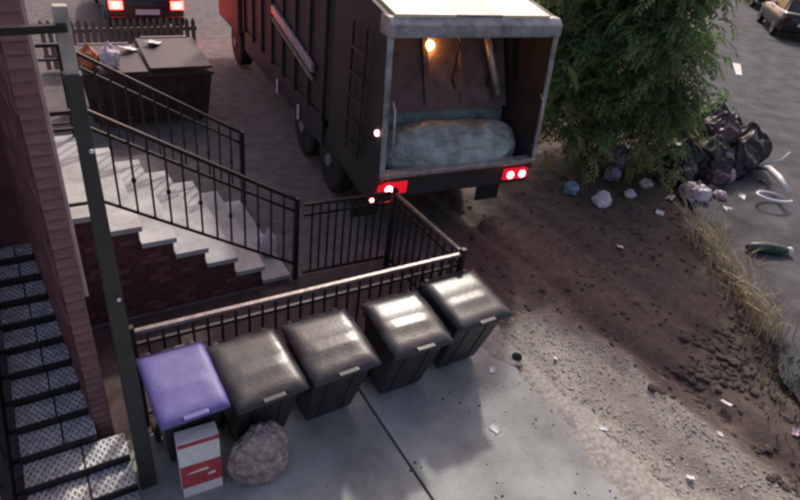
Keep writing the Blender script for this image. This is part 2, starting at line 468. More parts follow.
# ------------------------------------------------------------------ brick walls
BRICKS = {}
def brick_mesh(l, h, d, m):
    key = (round(l, 3), round(h, 3), round(d, 3), m)
    if key not in BRICKS:
        BRICKS[key] = MB().box(-l/2, l/2, 0, d, -h/2, h/2).mesh('brick', m, bev=0.006, seg=1)
    return BRICKS[key]
def lay(parent, p0, ux, length, z0, courses, bl, bh, joint, depth, mats, rnd, limit=10**9, ok=None, start=0):
    """bricks on a vertical face from p0 along ux; outward normal is ux rotated -90 deg"""
    ang = math.atan2(ux.y, ux.x); cnt = 0
    for c in range(courses):
        z = z0+c*bh+bh/2; x = -(bl/2 if c % 2 else 0)
        while x < length-0.02:
            a, b = max(x, 0), min(x+bl, length); x += bl
            L = b-a-joint
            if L < 0.04: continue
            mid = (a+b)/2
            if ok and not ok(a, b, z): continue
            o = bpy.data.objects.new('brick', brick_mesh(round(L/0.02)*0.02 if L < bl-joint-0.005 else bl-joint, bh-joint, depth, rnd.choice(mats)))
            COL.objects.link(o); o.parent = parent
            q = p0+ux*mid
            out = rnd.uniform(-.004, .004); nv = Vector((ux.y, -ux.x, 0))
            o.location = (q.x+nv.x*out, q.y+nv.y*out, z); o.rotation_euler = (0, rnd.uniform(-.006, .006), ang+rnd.uniform(-.01, .01))
            cnt += 1
    return cnt
rnd = random.Random(11)
# brick pier: narrow end facing the camera, long flank along the steel steps
A, B_ = Vector((-0.075, 3.85, 0)), Vector((-0.36, 6.75, 0))
PR = 0.055   # right edge of the pier
pier = MB().hexa([(A.x+.008, A.y+.006, -0.1), (PR, A.y+.006, -0.1), (PR, 6.9, -0.1), (B_.x+.008, 6.9, -0.1),
                  (A.x+.008, A.y+.006, 4.4), (PR, A.y+.006, 4.4), (PR, 6.9, 4.4), (B_.x+.008, 6.9, 4.4)]).build('brick_pier', 'mortar')
tag(pier, 'tall dark red brick pier with a pale narrow edge at the left', 'brick wall')
lay(pier, Vector((A.x, A.y-.003, 0)), Vector((1, 0, 0)), PR-A.x+.004, 0.0, 58, 0.30, 0.075, 0.009, 0.05, ['brick', 'brick_lit', 'brick_lit'], rnd)  # end face bricks paler than the flank's: lit side put into the colour
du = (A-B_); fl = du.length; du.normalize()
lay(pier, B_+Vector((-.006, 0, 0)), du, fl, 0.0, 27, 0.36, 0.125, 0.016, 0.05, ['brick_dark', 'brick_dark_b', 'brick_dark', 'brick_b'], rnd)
# pale trim board behind the pier edge
tag(MB().box(0.057, 0.085, 3.95, 4.02, 1.45, 4.4).build('trim_board', 'trim', bev=0.004), 'pale pink painted board fixed to the edge of the brick pier', 'trim')
# house wall on the far left
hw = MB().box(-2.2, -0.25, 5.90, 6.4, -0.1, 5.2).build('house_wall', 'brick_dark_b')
tag(hw, 'dark house wall closing the narrow passage at the left edge', 'house wall')
tag(MB().tube([(-0.54, 5.86, 0.70), (-0.54, 5.86, 3.2), (-0.62, 5.89, 3.5)], 0.022).tube([(-0.54, 5.86, 1.0), (-0.54, 5.91, 1.0)], 0.010, 6).build('drain_pipe', 'pipe_pale', smooth=True),
    'thin pale drain pipe at the far end of the steel steps', 'pipe')
tag(MB().tube([(-0.76, 3.35, -0.05), (-0.76, 3.35, 1.5), (-0.80, 3.35, 1.6)], 0.035).build('drain_pipe', 'pipe_pale', smooth=True),
    'pale drain pipe by the lower left corner beside the nearest steel steps', 'pipe')

# shallow steel steps with diamond mesh treads
steps = empty('steel_steps', (-0.3, 3.2, 0))
tag(steps, 'shallow steel stairway with diamond mesh treads and dark gaps beside the brick pier', 'stairs')
def P(ob, *a): return ob
for i in range(12):
    y0 = 2.98+0.245*i; z = 0.05+0.066*i
    xr = 0.12 if y0 < 3.55 else min(0.12, -0.075-0.098*(y0-3.85)-0.012)
    xl = -0.60; yy = y0-3.2
    cut = xl+(xr-xl)*0.56
    t = MB().box(xl+.3, xr+.3, yy, yy+0.26, z-0.045, z-0.012).box(xl+.3, xr+.3, yy+.004, yy+.016, z-.11, z-0.045).build('tread', 'iron', steps)
    for (a, b, m) in ((xl, cut-0.006, 'diamond_mesh'), (cut+0.006, xr, 'diamond_mesh_b')):
        if b-a > 0.05:
            MB().box(a+.3, b+.3, yy+0.014, yy+0.246, z-0.012, z+0.006).build('mesh_plate', m, t, bev=0.003, seg=1)
    MB().bar((xl-.06+.3, yy, z-0.005), (xr+.3, yy, z-0.005), 0.02, 0.045).build('nosing_bar', 'iron', t, bev=0.004, seg=1)
MB().hexa([(-.40,-.3,-.02),(-.365,-.3,-.02),(-.365,2.68,.62),(-.40,2.68,.62),(-.40,-.3,.16),(-.365,-.3,.16),(-.365,2.68,.92),(-.40,2.68,.92)]).build('stringer', 'iron', steps)
MB().tube([(-.375,-.3,.80), (-.375,2.66,1.55)], .02, 10).build('handrail', 'iron', steps, smooth=True)
for k in range(5): MB().tube([(-.375,-.2+.68*k,.08+.175*k), (-.375,-.2+.68*k,.83+.172*k)], .012, 8).build('baluster', 'iron', steps)

# square steel post with an arm at the top
post = empty('steel_post', (0.205, 3.30, 0))
tag(post, 'dark square steel post with a pale top section left of the bins', 'post')
MB().hexa([(-.062,-.05,0),(.062,-.05,0),(.062,.05,0),(-.062,.05,0),(-.036,-.034,3.28),(.036,-.034,3.28),(.036,.034,3.28),(-.036,.034,3.28)]).build('shaft', 'post_paint', post, bev=0.006)
MB().box(-.042,.042,-.040,.040,3.26,3.30).build('band', 'post_paint', post, bev=0.004)
MB().box(-.032,.032,-.03,.03,3.30,3.62).build('top_section', 'post_top', post, bev=0.004)
MB().bar((-1.1, -.052, 3.49), (0.012, -.052, 3.53), 0.035, 0.035).build('arm', 'iron', post)
for z in (1.9, 2.9): MB().lathe((0.02, -.05, z), (0,-1,0), [(0,.012),(.012,.012),(.016,.006)], 8).build('bolt', 'plastic_white', post)

# ------------------------------------------------------------------ stoop: stairs with brick side
YN, YF = 5.40, 7.25
stoop = empty('front_stoop', (0.35, YN, 0))
tag(stoop, 'pale stone stoop with dark brick side descending toward the garbage truck', 'stairs')
def SX(x): return x-0.35
prof = []   # step tops
edges = [(0.07, 0.35, 1.28)]
for i in range(6): edges.append((0.35+0.31*i, 0.66+0.31*i, 1.08-0.20*i))
for k, (x0, x1, z) in enumerate(edges):
    zz = max(z, 0.04)
    MB().box(SX(x0)+(0.002 if k else 0), SX(x1)+0.03, 0-0.03, YF-YN, zz-0.06, zz).build('step' if k else 'landing', 'stair_stone', stoop, bev=0.008)
    if zz > 0.12:
        core = MB().box(SX(x0), SX(x1)+.001*k, 0.03, YF-YN-0.02, -0.1, zz-0.061).build('step_core', 'stair_stone', stoop)
side = MB().prism_y([(SX(0.07), -0.1), (SX(2.2), -0.1)]+sum([[(SX(x1)-.004, max(z-0.062, 0.0)), (SX(x0)-.004, max(z-0.062, 0.0))] for (x0, x1, z) in edges[::-1]], []), 0.005, 0.03).build('side_wall', 'mortar_dark', stoop)
def okb(a, b, z):
    x = 0.07+b
    for (x0, x1, zt) in edges:
        if x0-1e-3 <= x <= x1+1e-3: return z+0.03 < zt-0.055
    return False
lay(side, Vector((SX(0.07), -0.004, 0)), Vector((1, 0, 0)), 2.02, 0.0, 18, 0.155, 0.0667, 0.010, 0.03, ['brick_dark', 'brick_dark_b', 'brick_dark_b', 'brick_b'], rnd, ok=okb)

def stair_rail(name, y, label):
    o = empty(name, (0.35, y, 0)); tag(o, label, 'railing', 'stoop railings')
    x0, x1 = 0.38, 2.28
    zt = lambda x: 2.30-(x-0.38)*0.632
    zb = lambda x: zt(x)-0.86
    MB().bar((SX(x0), 0, zt(x0)), (SX(x1), 0, zt(x1)), 0.045, 0.035).bar((SX(0.07), 0, zt(x0)), (SX(x0)+.01, 0, zt(x0)), 0.045, 0.035).build('handrail', 'iron', o)
    MB().bar((SX(x0), 0, zt(x0)-0.15), (SX(x1), 0, zt(x1)-0.15), 0.025).bar((SX(0.07), 0, zt(x0)-.15), (SX(x0), 0, zt(x0)-.15), 0.025).build('middle_rail', 'iron', o)
    MB().bar((SX(x0), 0, zb(x0)), (SX(x1), 0, zb(x1)), 0.025).bar((SX(0.07), 0, zb(x0)), (SX(x0), 0, zb(x0)), 0.025).build('bottom_rail', 'iron', o)
    MB().bar((SX(x1), 0, 0.02), (SX(x1), 0, zt(x1)+0.02), 0.055).build('end_post', 'iron', o)
    MB().bar((SX(x0)-.02, 0, 1.28), (SX(x0)-.02, 0, zt(x0)), 0.04).build('top_post', 'iron', o)
    n = 13
    for i in range(1, n):
        x = x0+(x1-x0)*i/n
        MB().bar((SX(x), 0, zb(x)), (SX(x), 0, zt(x)-.01), 0.018).build('baluster', 'iron', o)
        if i % 2 == 0: MB().lathe((SX(x), 0, (zb(x)+zt(x))/2-.06-.012*(i % 3)), (0,0,1), [(-.03,.01),(-.015,.022),(.015,.022),(.03,.01)], 8).build('collar', 'iron', o)
    return o
stair_rail('stair_railing', YN-0.06, 'black iron stair railing on the near side of the stoop, above the brick')
stair_rail('stair_railing', YF-0.05, 'black iron stair railing on the far side of the stoop')

def fence(name, a, b, label, n, ztop=1.10, posts=(True, True), mt='iron', railm=None, pw=0.018, zb=0.12):
    a, b = Vector(a), Vector(b); o = empty(name, a); tag(o, label, 'fence', 'iron yard fences')
    d = b-a; L = d.length
    MB().bar((0,0,ztop), (d.x,d.y,ztop), 0.045, 0.035).build('top_rail', railm or mt, o, bev=0.006)
    MB().bar((0,0,ztop-.13), (d.x,d.y,ztop-.13), 0.028).build('middle_rail', mt, o)
    MB().bar((0,0,zb), (d.x,d.y,zb), 0.028).build('bottom_rail', mt, o)
    for t, f in ((0, posts[0]), (1, posts[1])):
        if f: MB().bar((d.x*t,d.y*t,-.02), (d.x*t,d.y*t,ztop+.06), 0.06).build('post', mt, o, bev=0.005, seg=1)
    me = None
    for i in range(1, n):
        t = i/n
        q = MB().bar((0,0,zb), (0,0,ztop-.02), pw).build('baluster', mt, o) if me is None else link('baluster', me, o)
        me = q.data; q.location = (d.x*t, d.y*t, 0)
    return o
mat('rail_pale', (0.20, 0.175, 0.17), 0.32, 0.35, 14, 0.15, 60, metal=0.4)
fence('yard_fence', (0.31, 3.91, 0), (3.49, 3.86, 0), 'iron fence with worn pale top rail directly behind the row of bins', 27, 1.045, (True, True), railm='rail_pale')
fence('yard_fence', (3.50, 3.92, 0), (3.47, 5.22, 0), 'short iron fence with pale top rail running from the last bin toward the truck', 10, 1.04, (False, True), railm='rail_pale')
fence('yard_fence', (2.36, 5.31, 0), (3.43, 5.24, 0), 'iron fence between the foot of the stoop and the garbage truck', 11, 1.04, (False, False))

# ------------------------------------------------------------------ wheelie bins
def make_bin(lidm, w=0.56):
    o = empty('wheelie_bin')
    hw = w/2; bw = hw-0.075
    body = MB()
    def ring(z, x, y0, y1): return [(-x, y0, z), (x, y0, z), (x, y1, z), (-x, y1, z)]
    rings = [ring(0.05, bw, 0.27, 0.61), ring(0.55, bw+0.035, 0.15, 0.63), ring(0.93, hw-0.03, 0.06, 0.64), ring(0.94, hw-0.005, 0.035, 0.655), ring(0.99, hw-0.005, 0.03, 0.655)]
    vs = sum(rings, []); fs = [(3,2,1,0)]
    for r in range(len(rings)-1):
        for k in range(4): a = r*4+k; b = r*4+(k+1) % 4; fs.append((a, b, b+4, a+4))
    fs.append(tuple(len(vs)-4+k for k in range(4)))
    body.add(vs, fs); bo = body.build('body', 'bin_body', o, bev=0.022)
    # recessed front panel frame and ribs on the body front
    for x in (-0.12, 0.12): MB().hexa([(x-.012,.250,.10),(x+.012,.250,.10),(x+.012,.28,.10),(x-.012,.28,.10),(x-.012,.070,.85),(x+.012,.070,.85),(x+.012,.10,.85),(x-.012,.10,.85)]).build('rib', 'bin_body', bo)
    MB().hexa([(-.11,.058,.895),(.09,.058,.895),(.09,.068,.895),(-.11,.068,.895),(-.11,.054,.918),(.09,.054,.918),(.09,.064,.918),(-.11,.064,.918)]).build('label_strip', 'strip_white', bo)
    # lid: shallow domed tray sloping to the front
    nxl, nyl = 14, 16; lv, lf = [], []
    def lz(u, v):
        e = min(u, 1-u, v, 1-v)
        z = 1.008+0.095*min(v, 0.68)+0.012*max(0, v-0.68)+0.030*smooth01(0.0, 0.10, e)
        z += 0.010*smooth01(0.16, 0.20, e)*(1-smooth01(0.0, 1.0, abs(v-0.42)*6)) if 0.1 < u < 0.9 else 0
        z -= 0.014*math.exp(-((v-0.52)/0.025)**2)*smooth01(0.05, 0.12, e)
        return z
    for j in range(nyl+1):
        v = j/nyl
        for i in range(nxl+1):
            u = i/nxl
            x = (u-.5)*(w+0.02); y = -0.015+v*0.69
            r = 0.05                       # rounded front corners
            if v < 0.1 and (u < .1 or u > .9): x *= 0.965
            lv.append((x, y, lz(u, v)))
    st = nxl+1
    for j in range(nyl):
        for i in range(nxl): lf.append((j*st+i, j*st+i+1, (j+1)*st+i+1, (j+1)*st+i))
    per = [i for i in range(st)]+[j*st+nxl for j in range(1, nyl+1)]+[nyl*st+i for i in range(nxl-1, -1, -1)]+[j*st for j in range(nyl-1, 0, -1)]
    base = len(lv)
    for p in per: lv.append((lv[p][0], lv[p][1], lv[p][2]-0.035))
    for k in range(len(per)):
        k2 = (k+1) % len(per); lf.append((per[k], base+k, base+k2, per[k2]))
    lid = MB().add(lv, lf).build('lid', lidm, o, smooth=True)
    MB().tube([(-hw+.06, 0.695, 1.05), (hw-.06, 0.695, 1.05)], 0.016, 10).build('handle', 'bin_body', o, smooth=True)
    for x in (-hw+.08, hw-.08): MB().box(x-.02, x+.02, 0.645, 0.71, 1.0, 1.075).build('hinge', 'bin_body', o, bev=0.006)
    MB().hexa([(-.09,-.035,1.0),(.09,-.035,1.0),(.09,.01,1.0),(-.09,.01,1.0),(-.09,-.03,1.03),(.09,-.03,1.03),(.09,.01,1.035),(-.09,.01,1.035)]).build('lid_grip', lidm, lid, bev=0.005)
    for x in (-bw-.03, bw+.03):
        wl = MB().lathe((x-.025, 0.60, 0.10), (1,0,0), [(0,.06),(.004,.095),(.046,.095),(.05,.06)], 18).build('wheel', 'rubber', o, smooth=False)
        MB().lathe((x-.027, 0.60, 0.10), (1,0,0), [(0,.035),(.054,.035)], 12).build('hub', 'bin_lid', wl)
    return o
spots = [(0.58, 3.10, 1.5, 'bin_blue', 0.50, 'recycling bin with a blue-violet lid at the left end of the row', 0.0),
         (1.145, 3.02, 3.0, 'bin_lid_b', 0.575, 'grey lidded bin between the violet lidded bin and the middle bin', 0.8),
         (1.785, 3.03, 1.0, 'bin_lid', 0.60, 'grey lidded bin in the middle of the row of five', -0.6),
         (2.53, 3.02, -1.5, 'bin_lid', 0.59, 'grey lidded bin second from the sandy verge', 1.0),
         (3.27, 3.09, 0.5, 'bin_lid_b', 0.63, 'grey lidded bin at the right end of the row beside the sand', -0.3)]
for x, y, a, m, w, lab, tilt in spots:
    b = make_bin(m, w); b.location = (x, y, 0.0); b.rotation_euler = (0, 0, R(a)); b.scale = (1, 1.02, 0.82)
    for ch in kids(b):
        if ch.name.startswith('lid'): ch.rotation_euler = (0, R(tilt), 0); ch.location = (-math.sin(R(tilt))*1.03, 0, 0)
    tag(b, lab, 'trash bin', 'trash bins in a row along the fence')

# ------------------------------------------------------------------ bags and rubbish
def bag(name, loc, size, m, label, cat, seed, group=None, knot=True, amp=0.28, rz=0.0, lean=0.0):
    bm = bmesh.new(); bmesh.ops.create_icosphere(bm, subdivisions=5, radius=1)
    off = seed*7.31
    for v in bm.verts:
        c = v.co.copy(); n1 = noise.fractal(c*1.3+Vector((off,0,0)), 1.0, 2.0, 3)
        rid = 1-abs(noise.noise(c*3.1+Vector((0,off,0))))
        w2 = c*6.5+Vector((n1*1.5, off, n1)); r2 = 1-abs(noise.noise(w2)); r3 = 1-abs(noise.noise(c*14+Vector((off, n1*2, 0))))
        k = 1+amp*0.75*n1+amp*0.30*(rid-0.6)+0.055*(r2-0.7)+0.025*(r3-0.7)
        p = c*k
        ph = math.atan2(c.y, c.x)
        p *= 1+0.05*max(0, c.z+.1)*math.cos(ph*11+n1*5+off)
        if knot and c.z > 0.55:
            t = smooth01(0.55, 1.0, c.z); p.x *= 1-0.66*t; p.y *= 1-0.66*t; p.z += 0.16*t*t
        if p.z < -0.55: p.z = -0.55+(p.z+0.55)*0.12; p.x *= 1.06; p.y *= 1.06
        p.z += 0.60
        v.co = Vector((p.x*size[0]+lean*p.z*size[2], p.y*size[1], p.z*size[2]))
    me = bpy.data.meshes.new(name); bm.to_mesh(me); bm.free()
    for p in me.polygons: p.use_smooth = True
    me.materials.append(MATS[m]); o = link(name, me); o.location = loc; o.rotation_euler = (0, 0, rz)
    tag(o, label, cat, group); return o

# white and red printed carton leaning on the violet bin
ct = empty('printed_carton', (0.57, 3.10, 0), R(-3)); tag(ct, 'white carton with a red printed band standing in front of the violet lidded bin', 'carton')
c = MB().hexa([(-.15,-.07,0),(.15,-.07,0),(.15,.07,0),(-.15,.07,0),(-.155,-.05,.62),(.15,-.055,.61),(.15,.075,.62),(-.15,.075,.62)]).build('box', 'carton_white', ct, bev=0.006)
def front_y(z): return -.07+.0175*z/.62
def band(x0, x1, z0, z1, m, nm):
    MB().hexa([(x0, front_y(z0)-.006, z0), (x1, front_y(z0)-.007, z0), (x1, front_y(z0)+.01, z0), (x0, front_y(z0)+.01, z0),
               (x0, front_y(z1)-.004, z1), (x1, front_y(z1)-.007, z1), (x1, front_y(z1)+.01, z1), (x0, front_y(z1)+.01, z1)]).build(nm, m, c)
band(-.151, .149, .12, .36, 'carton_red', 'red_band')
band(-.06, .10, .20, .23, 'carton_white', 'pale_stripe'); band(-.10, .05, .27, .295, 'carton_white', 'pale_stripe')
band(-.151, .149, .575, .61, 'carton_red', 'top_band')
bag('trash_bag', (1.02, 3.02, 0), (0.255, 0.15, 0.33), 'bag_beige', 'crumpled brownish trash bag slumped in front of the second bin', 'trash bag', 3, knot=False, amp=0.17)
bag('plastic_bag', (0.03, 3.02, 0), (0.12, 0.10, 0.10), 'bag_clear', 'crumpled clear plastic bag at the foot of the steel steps', 'plastic bag', 5, knot=False, amp=0.4)

pile = [((10.1, 5.85, 0), (0.42, 0.40, 0.42), 'bag_black', 'black trash bag nearest the tree trunk, at the left of the heap'),
        ((10.65, 5.62, 0), (0.45, 0.40, 0.45), 'bag_black', 'large black trash bag at the front middle of the heap'),
        ((11.25, 5.5, 0), (0.40, 0.40, 0.40), 'bag_black', 'black trash bag at the right front of the heap'),
        ((11.85, 5.7, 0), (0.42, 0.42, 0.50), 'bag_black', 'black trash bag at the far right end of the heap'),
        ((10.75, 6.38, 0), (0.50, 0.45, 0.62), 'bag_black', 'tall black trash bag at the back left of the heap'),
        ((11.45, 6.3, 0), (0.50, 0.45, 0.66), 'bag_black', 'tall black trash bag at the back right of the heap'),
        ((9.75, 5.55, 0), (0.30, 0.27, 0.28), 'bag_black', 'small black trash bag slumped left of the heap toward the tree'),
        ((12.05, 6.25, 0), (0.42, 0.40, 0.48), 'bag_black', 'black trash bag at the back of the heap, farthest right'),
        ((10.45, 5.28, 0), (0.24, 0.22, 0.20), 'bag_maroon', 'small maroon bag at the front foot of the black heap'),
        ((11.05, 5.9, 0.42), (0.38, 0.36, 0.36), 'bag_maroon', 'dull maroon trash bag lying on top of the black heap')]
for i, (l, s, m, lab) in enumerate(pile): bag('trash_bag', l, tuple(q*.98 for q in s), m, lab, 'trash bag', 20+i, 'trash bags heaped by the tree', rz=i*1.1)
for i, (l, s, m, lab) in enumerate([
    ((2.14, 5.85, 0.082), (0.10, 0.09, 0.20), 'bag_white', 'white bag standing on the lowest step of the stoop by the end post'),
    ((9.42, 5.08, 0), (0.19, 0.16, 0.16), 'bag_pink', 'pinkish plastic bag on the dirt in front of the black heap'),
    ((9.55, 4.90, 0), (0.12, 0.11, 0.13), 'bag_white', 'small white bag tucked against the pinkish one before the black heap'),
    ((7.62, 5.42, 0), (0.15, 0.13, 0.13), 'bag_white', 'white plastic bag on the dirt right of the truck tail lights'),
    ((7.42, 5.92, 0), (0.13, 0.11, 0.11), 'bag_blue', 'pale blue plastic bag beside the white one near the truck'),
    ((9.10, 6.40, 0), (0.22, 0.22, 0.26), 'bag_lilac', 'lilac grey trash bag under the drooping tree branches'),
    ((9.50, 7.10, 0), (0.18, 0.18, 0.20), 'bag_white', 'pale bag half hidden deep under the tree branches'),
    ((8.95, 5.62, 0), (0.14, 0.10, 0.08), 'bag_clear', 'flattened clear plastic bag on the dirt before the tree trunk'),
    ((10.8, 5.25, 0), (0.13, 0.12, 0.15), 'bag_pink', 'small pink bag lying against the front of the black heap'),
    ((9.75, 5.05, 0), (0.16, 0.13, 0.10), 'bag_clear', 'crushed grey plastic sheet at the edge of the asphalt by the pinkish bag'),
    ((9.45, 5.75, 0), (0.17, 0.15, 0.14), 'bag_maroon', 'small dark maroon bag between the tree foot and the black heap'),
    ((8.55, 6.05, 0), (0.15, 0.14, 0.14), 'bag_lilac', 'small lilac bag at the left foot of the tree'),
    ((8.35, 5.45, 0), (0.10, 0.09, 0.07), 'bag_white', 'tiny white bag on bare dirt in front of the tree'),
    ((10.0, 4.85, 0), (0.11, 0.10, 0.08), 'bag_pink', 'tiny pink bag on the asphalt edge in front of the heap'),
    ((0.92, 10.45, 1.0), (0.15, 0.14, 0.20), 'bag_orange', 'orange bag lying on the left end of the dark dumpster'),
    ((1.22, 10.42, 1.0), (0.15, 0.14, 0.20), 'bag_white', 'white bag on the dark dumpster next to the orange bag')]):
    bag('plastic_bag', l, s, m, lab, 'plastic bag', 50+i, knot=(i > 13 or i in (0, 5)), rz=i*0.9, amp=0.35)

# broken white plastic frame lying at the heap
tb = MB().tube([(11.75, 5.30, 0.10), (11.5, 4.95, 0.30), (11.2, 4.55, 0.32), (10.95, 4.25, 0.26)], [0.045, 0.06, 0.06, 0.05], 10)
wf = empty('broken_chair_frame', (11.2, 4.6, 0)); tag(wf, 'broken white plastic frame with a loop lying on the asphalt right of the black heap', 'chair frame')
def sh(pts): return [(x-11.2, y-4.6, z) for x, y, z in pts]
MB().tube(sh([(11.85, 5.35, 0.06), (11.55, 4.98, 0.28), (11.2, 4.6, 0.33), (10.92, 4.25, 0.28)]), [0.04, 0.055, 0.06, 0.05], 10).build('bar', 'plastic_white', wf, smooth=True)
lp = [(10.75+0.30*math.cos(t)-0.10*math.sin(t), 4.33+0.22*math.sin(t), 0.10+0.08*math.sin(t*0.5)) for t in [math.pi*2*k/20 for k in range(17)]]
MB().tube(sh(lp), 0.026, 8).build('loop', 'plastic_white', wf, smooth=True)
MB().tube(sh([(11.75, 5.22, 0.16), (11.95, 5.0, 0.38), (12.0, 4.95, 0.55)]), [0.03, 0.03, 0.02], 8).build('prong', 'plastic_white', wf, smooth=True)
# rolled dark green bundle
gb = empty('rolled_tarp', (9.08, 3.36, 0.0), math.atan2(-0.33, 0.6)); tag(gb, 'dark green rolled bundle with a white end lying on the asphalt', 'rolled tarp')
MB().tube([(-0.38, 0, .07), (-0.30, 0, .085), (-0.1, .01, .09), (0.12, -.01, .085), (0.26, 0, .075)], [0.035, 0.075, 0.088, 0.08, 0.055], 12).build('roll', 'tarp_green', gb, smooth=True)
MB().tube([(0.24, 0, .075), (0.33, 0, .075), (0.36, 0, .075)], [0.05, 0.06, 0.03], 12).build('end_cap', 'plastic_white', gb, smooth=True)

# paper scraps, single litter pieces
def scrap(loc, s, m, label, seed, group='litter scraps on the ground', cat='litter'):
    r = random.Random(seed); b = MB(); n = 5; vs, fs = [], []; cv, cv2 = r.uniform(-.2, .4), r.uniform(-.2, .4)
    for j in range(n):
        for i in range(n):
            p_, q_ = i/(n-1)-.5, j/(n-1)-.5; vs.append((p_*s*1.3+r.uniform(-.05,.05)*s, q_*s*.85+r.uniform(-.05,.05)*s, 0.008+s*(.5*max(0, p_+cv)**1.5+.35*max(0, -q_+cv2)**1.5)+r.random()*.05*s))
    for j in range(n-1):
        for i in range(n-1): fs.append((j*n+i, j*n+i+1, (j+1)*n+i+1, (j+1)*n+i))
    base = len(vs); vs += [(x, y, max(0.001, z-0.006)) for x, y, z in vs]
    fs += [tuple(q+base for q in f[::-1]) for f in fs]
    o = b.add(vs, fs).build('paper_scrap', m); o.location = loc; o.rotation_euler = (0, 0, r.uniform(0, 6)); tag(o, label, cat, group); return o
def gz_(x, y): return 0.0 if (x < 3.86 and y < 3.78) else max(ground_h(x, y), -0.02)+0.004
for i, (x, y, s, m, lab) in enumerate([
    (3.12, 2.51, 0.07, 'paper', 'white paper scrap on the concrete in front of the right end bin'),
    (3.58, 3.14, 0.06, 'paper', 'small white scrap at the foot of the right end bin'),
    (4.12, 2.07, 0.06, 'paper', 'pale scrap lying in the middle of the sandy verge'),
    (4.33, 2.98, 0.045, 'paper', 'tiny pale scrap at the upper part of the sandy verge'),
    (5.13, 1.48, 0.05, 'paper', 'white scrap in the dark mud right of the rut, at the bottom'),
    (5.94, 1.15, 0.07, 'bag_pink', 'pinkish scrap in the dark mud at the right edge'),
    (5.60, 1.72, 0.09, 'bag_white', 'crumpled pale wrapper in the dark mud toward the right edge'),
    (4.45, 1.30, 0.05, 'paper', 'white scrap at the bottom end of the sandy verge'),
    (10.15, 5.32, 0.16, 'bag_white', 'pale sheet lying flat at the front foot of the black heap'),
    (11.55, 5.05, 0.15, 'bag_lilac', 'lilac sheet between the black heap and the white frame'),
    (9.05, 5.15, 0.12, 'bag_clear', 'greyish wrapper left of the pinkish bag on the dirt'),
    (10.45, 4.70, 0.12, 'bag_white', 'pale wrapper on the asphalt next to the white loop'),
    (9.75, 4.50, 0.13, 'paper', 'white scrap on the asphalt below the black heap'),
    (8.40, 4.85, 0.10, 'paper', 'pale scrap on the dirt between the grass and the truck'),
    (9.85, 5.95, 0.12, 'bag_white', 'pale wrapper on the ground right by the tree trunk'),
    (6.9, 4.35, 0.10, 'paper', 'greyish scrap alone in the muddy lane behind the truck'),
    (10.25, 5.15, 0.11, 'bag_pink', 'pinkish wrapper between the pink bag and the black heap')]):
    scrap((x, y, gz_(x, y)), s, m, lab, 100+i)
pebbles('leaf_litter', 'pebble_dark', 1500, ((4.9, 8.2), (0.2, 2.6)), 0.010, 0.055, 'dark leaf and debris clumps in the mud at the lower right', 12,
        lambda x, y, r: x < road_edge(y)+0.5 and r.random() < max(0, 0.15+1.6*fbm(x, y, 21, 1.1))*smooth01(4.9, 5.4, x))
pebbles('street_debris', 'pebble_dark', 900, ((8.4, 12.8), (3.2, 6.6)), 0.012, 0.07, 'dark debris strewn over dirt and asphalt around the bag heap', 13,
        lambda x, y, r: r.random() < max(0.05, 0.9-((x-10.6)**2+2.2*(y-5.3)**2)*.28+fbm(x, y, 31, 1.5)*.5))
# sand drifted over the edge of the concrete
mat('sand', (0.33, 0.32, 0.285), 0.95, 0.4, 22, 0.6, 60, detail=10)
dv, df, nd = [], [], 90
for i in range(nd):
    y = 0.95+2.78*i/(nd-1); e = 3.70+0.12*fbm(0.2, y, 4, 1.6, 5)+0.05*fbm(0.2, y, 8, 7)
    for k, (x, z) in enumerate(((e, -.004), (e+.05, .006), (3.86, .016), (4.0, .006), (4.22, -.05))):
        dv.append((x, y, z+(0.006*fbm(x, y, 2, 14) if 0 < k < 4 else 0)))
for i in range(nd-1):
    for k in range(4): a = i*5+k; df.append((a, a+1, a+6, a+5))
tag(MB().add(dv, df).build('sand_drift', 'sand', smooth=True), 'thin drift of pale sand over the edge of the concrete', 'sand', kind='stuff')
pebbles('road_grit', 'pebble_dark', 1100, ((6.2, 10.8), (1.0, 5.6)), 0.006, 0.03, 'brown grit fading from the dirt onto the asphalt edge', 14,
        lambda x, y, r: -0.25 < x-road_edge(y) < 0.9 and r.random() < 1-max(0, x-road_edge(y)))
# dark round object on the sand by the last bin
bag('ball', (3.95, 3.18, -0.03), (0.055, 0.055, 0.06), 'rubber', 'dark round lump on the sand beside the right end bin', 'ball', 90, knot=False, amp=0.15)

# dry grass and weeds
def grass(name, pts, n, hmin, hmax, m, label, seed, spread=0.16, lean=(0,0)):
    r = random.Random(seed); b = MB()
    for k in range(n):
        t = r.random()*(len(pts)-1); i = int(t); f = t-i
        x = pts[i][0]+(pts[i+1][0]-pts[i][0])*f+r.gauss(0, spread); y = pts[i][1]+(pts[i+1][1]-pts[i][1])*f+r.gauss(0, spread)
        h = r.uniform(hmin, hmax); a = r.uniform(0, 6.3); z = gz_(x, y)-0.02
        bend = r.uniform(.15, .8)*h; w = r.uniform(.004, .009)
        dx, dy = math.cos(a)*bend+lean[0]*h, math.sin(a)*bend+lean[1]*h
        px, py = -math.sin(a)*w, math.cos(a)*w
        b.add([(x-px, y-py, z), (x+px, y+py, z), (x+dx*.4+px*.8, y+dy*.4+py*.8, z+h*.6), (x+dx*.4-px*.8, y+dy*.4-py*.8, z+h*.6), (x+dx, y+dy, z+h*(.75+.2*r.random()))], [(0,1,2,3), (3,2,4)])
    o = b.build(name, m); tag(o, label, 'grass', kind='stuff'); return o
grass('dry_grass', [(8.6, 4.2), (8.25, 3.75), (7.85, 3.15), (7.5, 2.65), (7.15, 2.1)], 600, .15, .70, 'dry_grass', 'strip of dry yellow grass along the asphalt edge', 5, 0.13, (-0.25, 0.2))
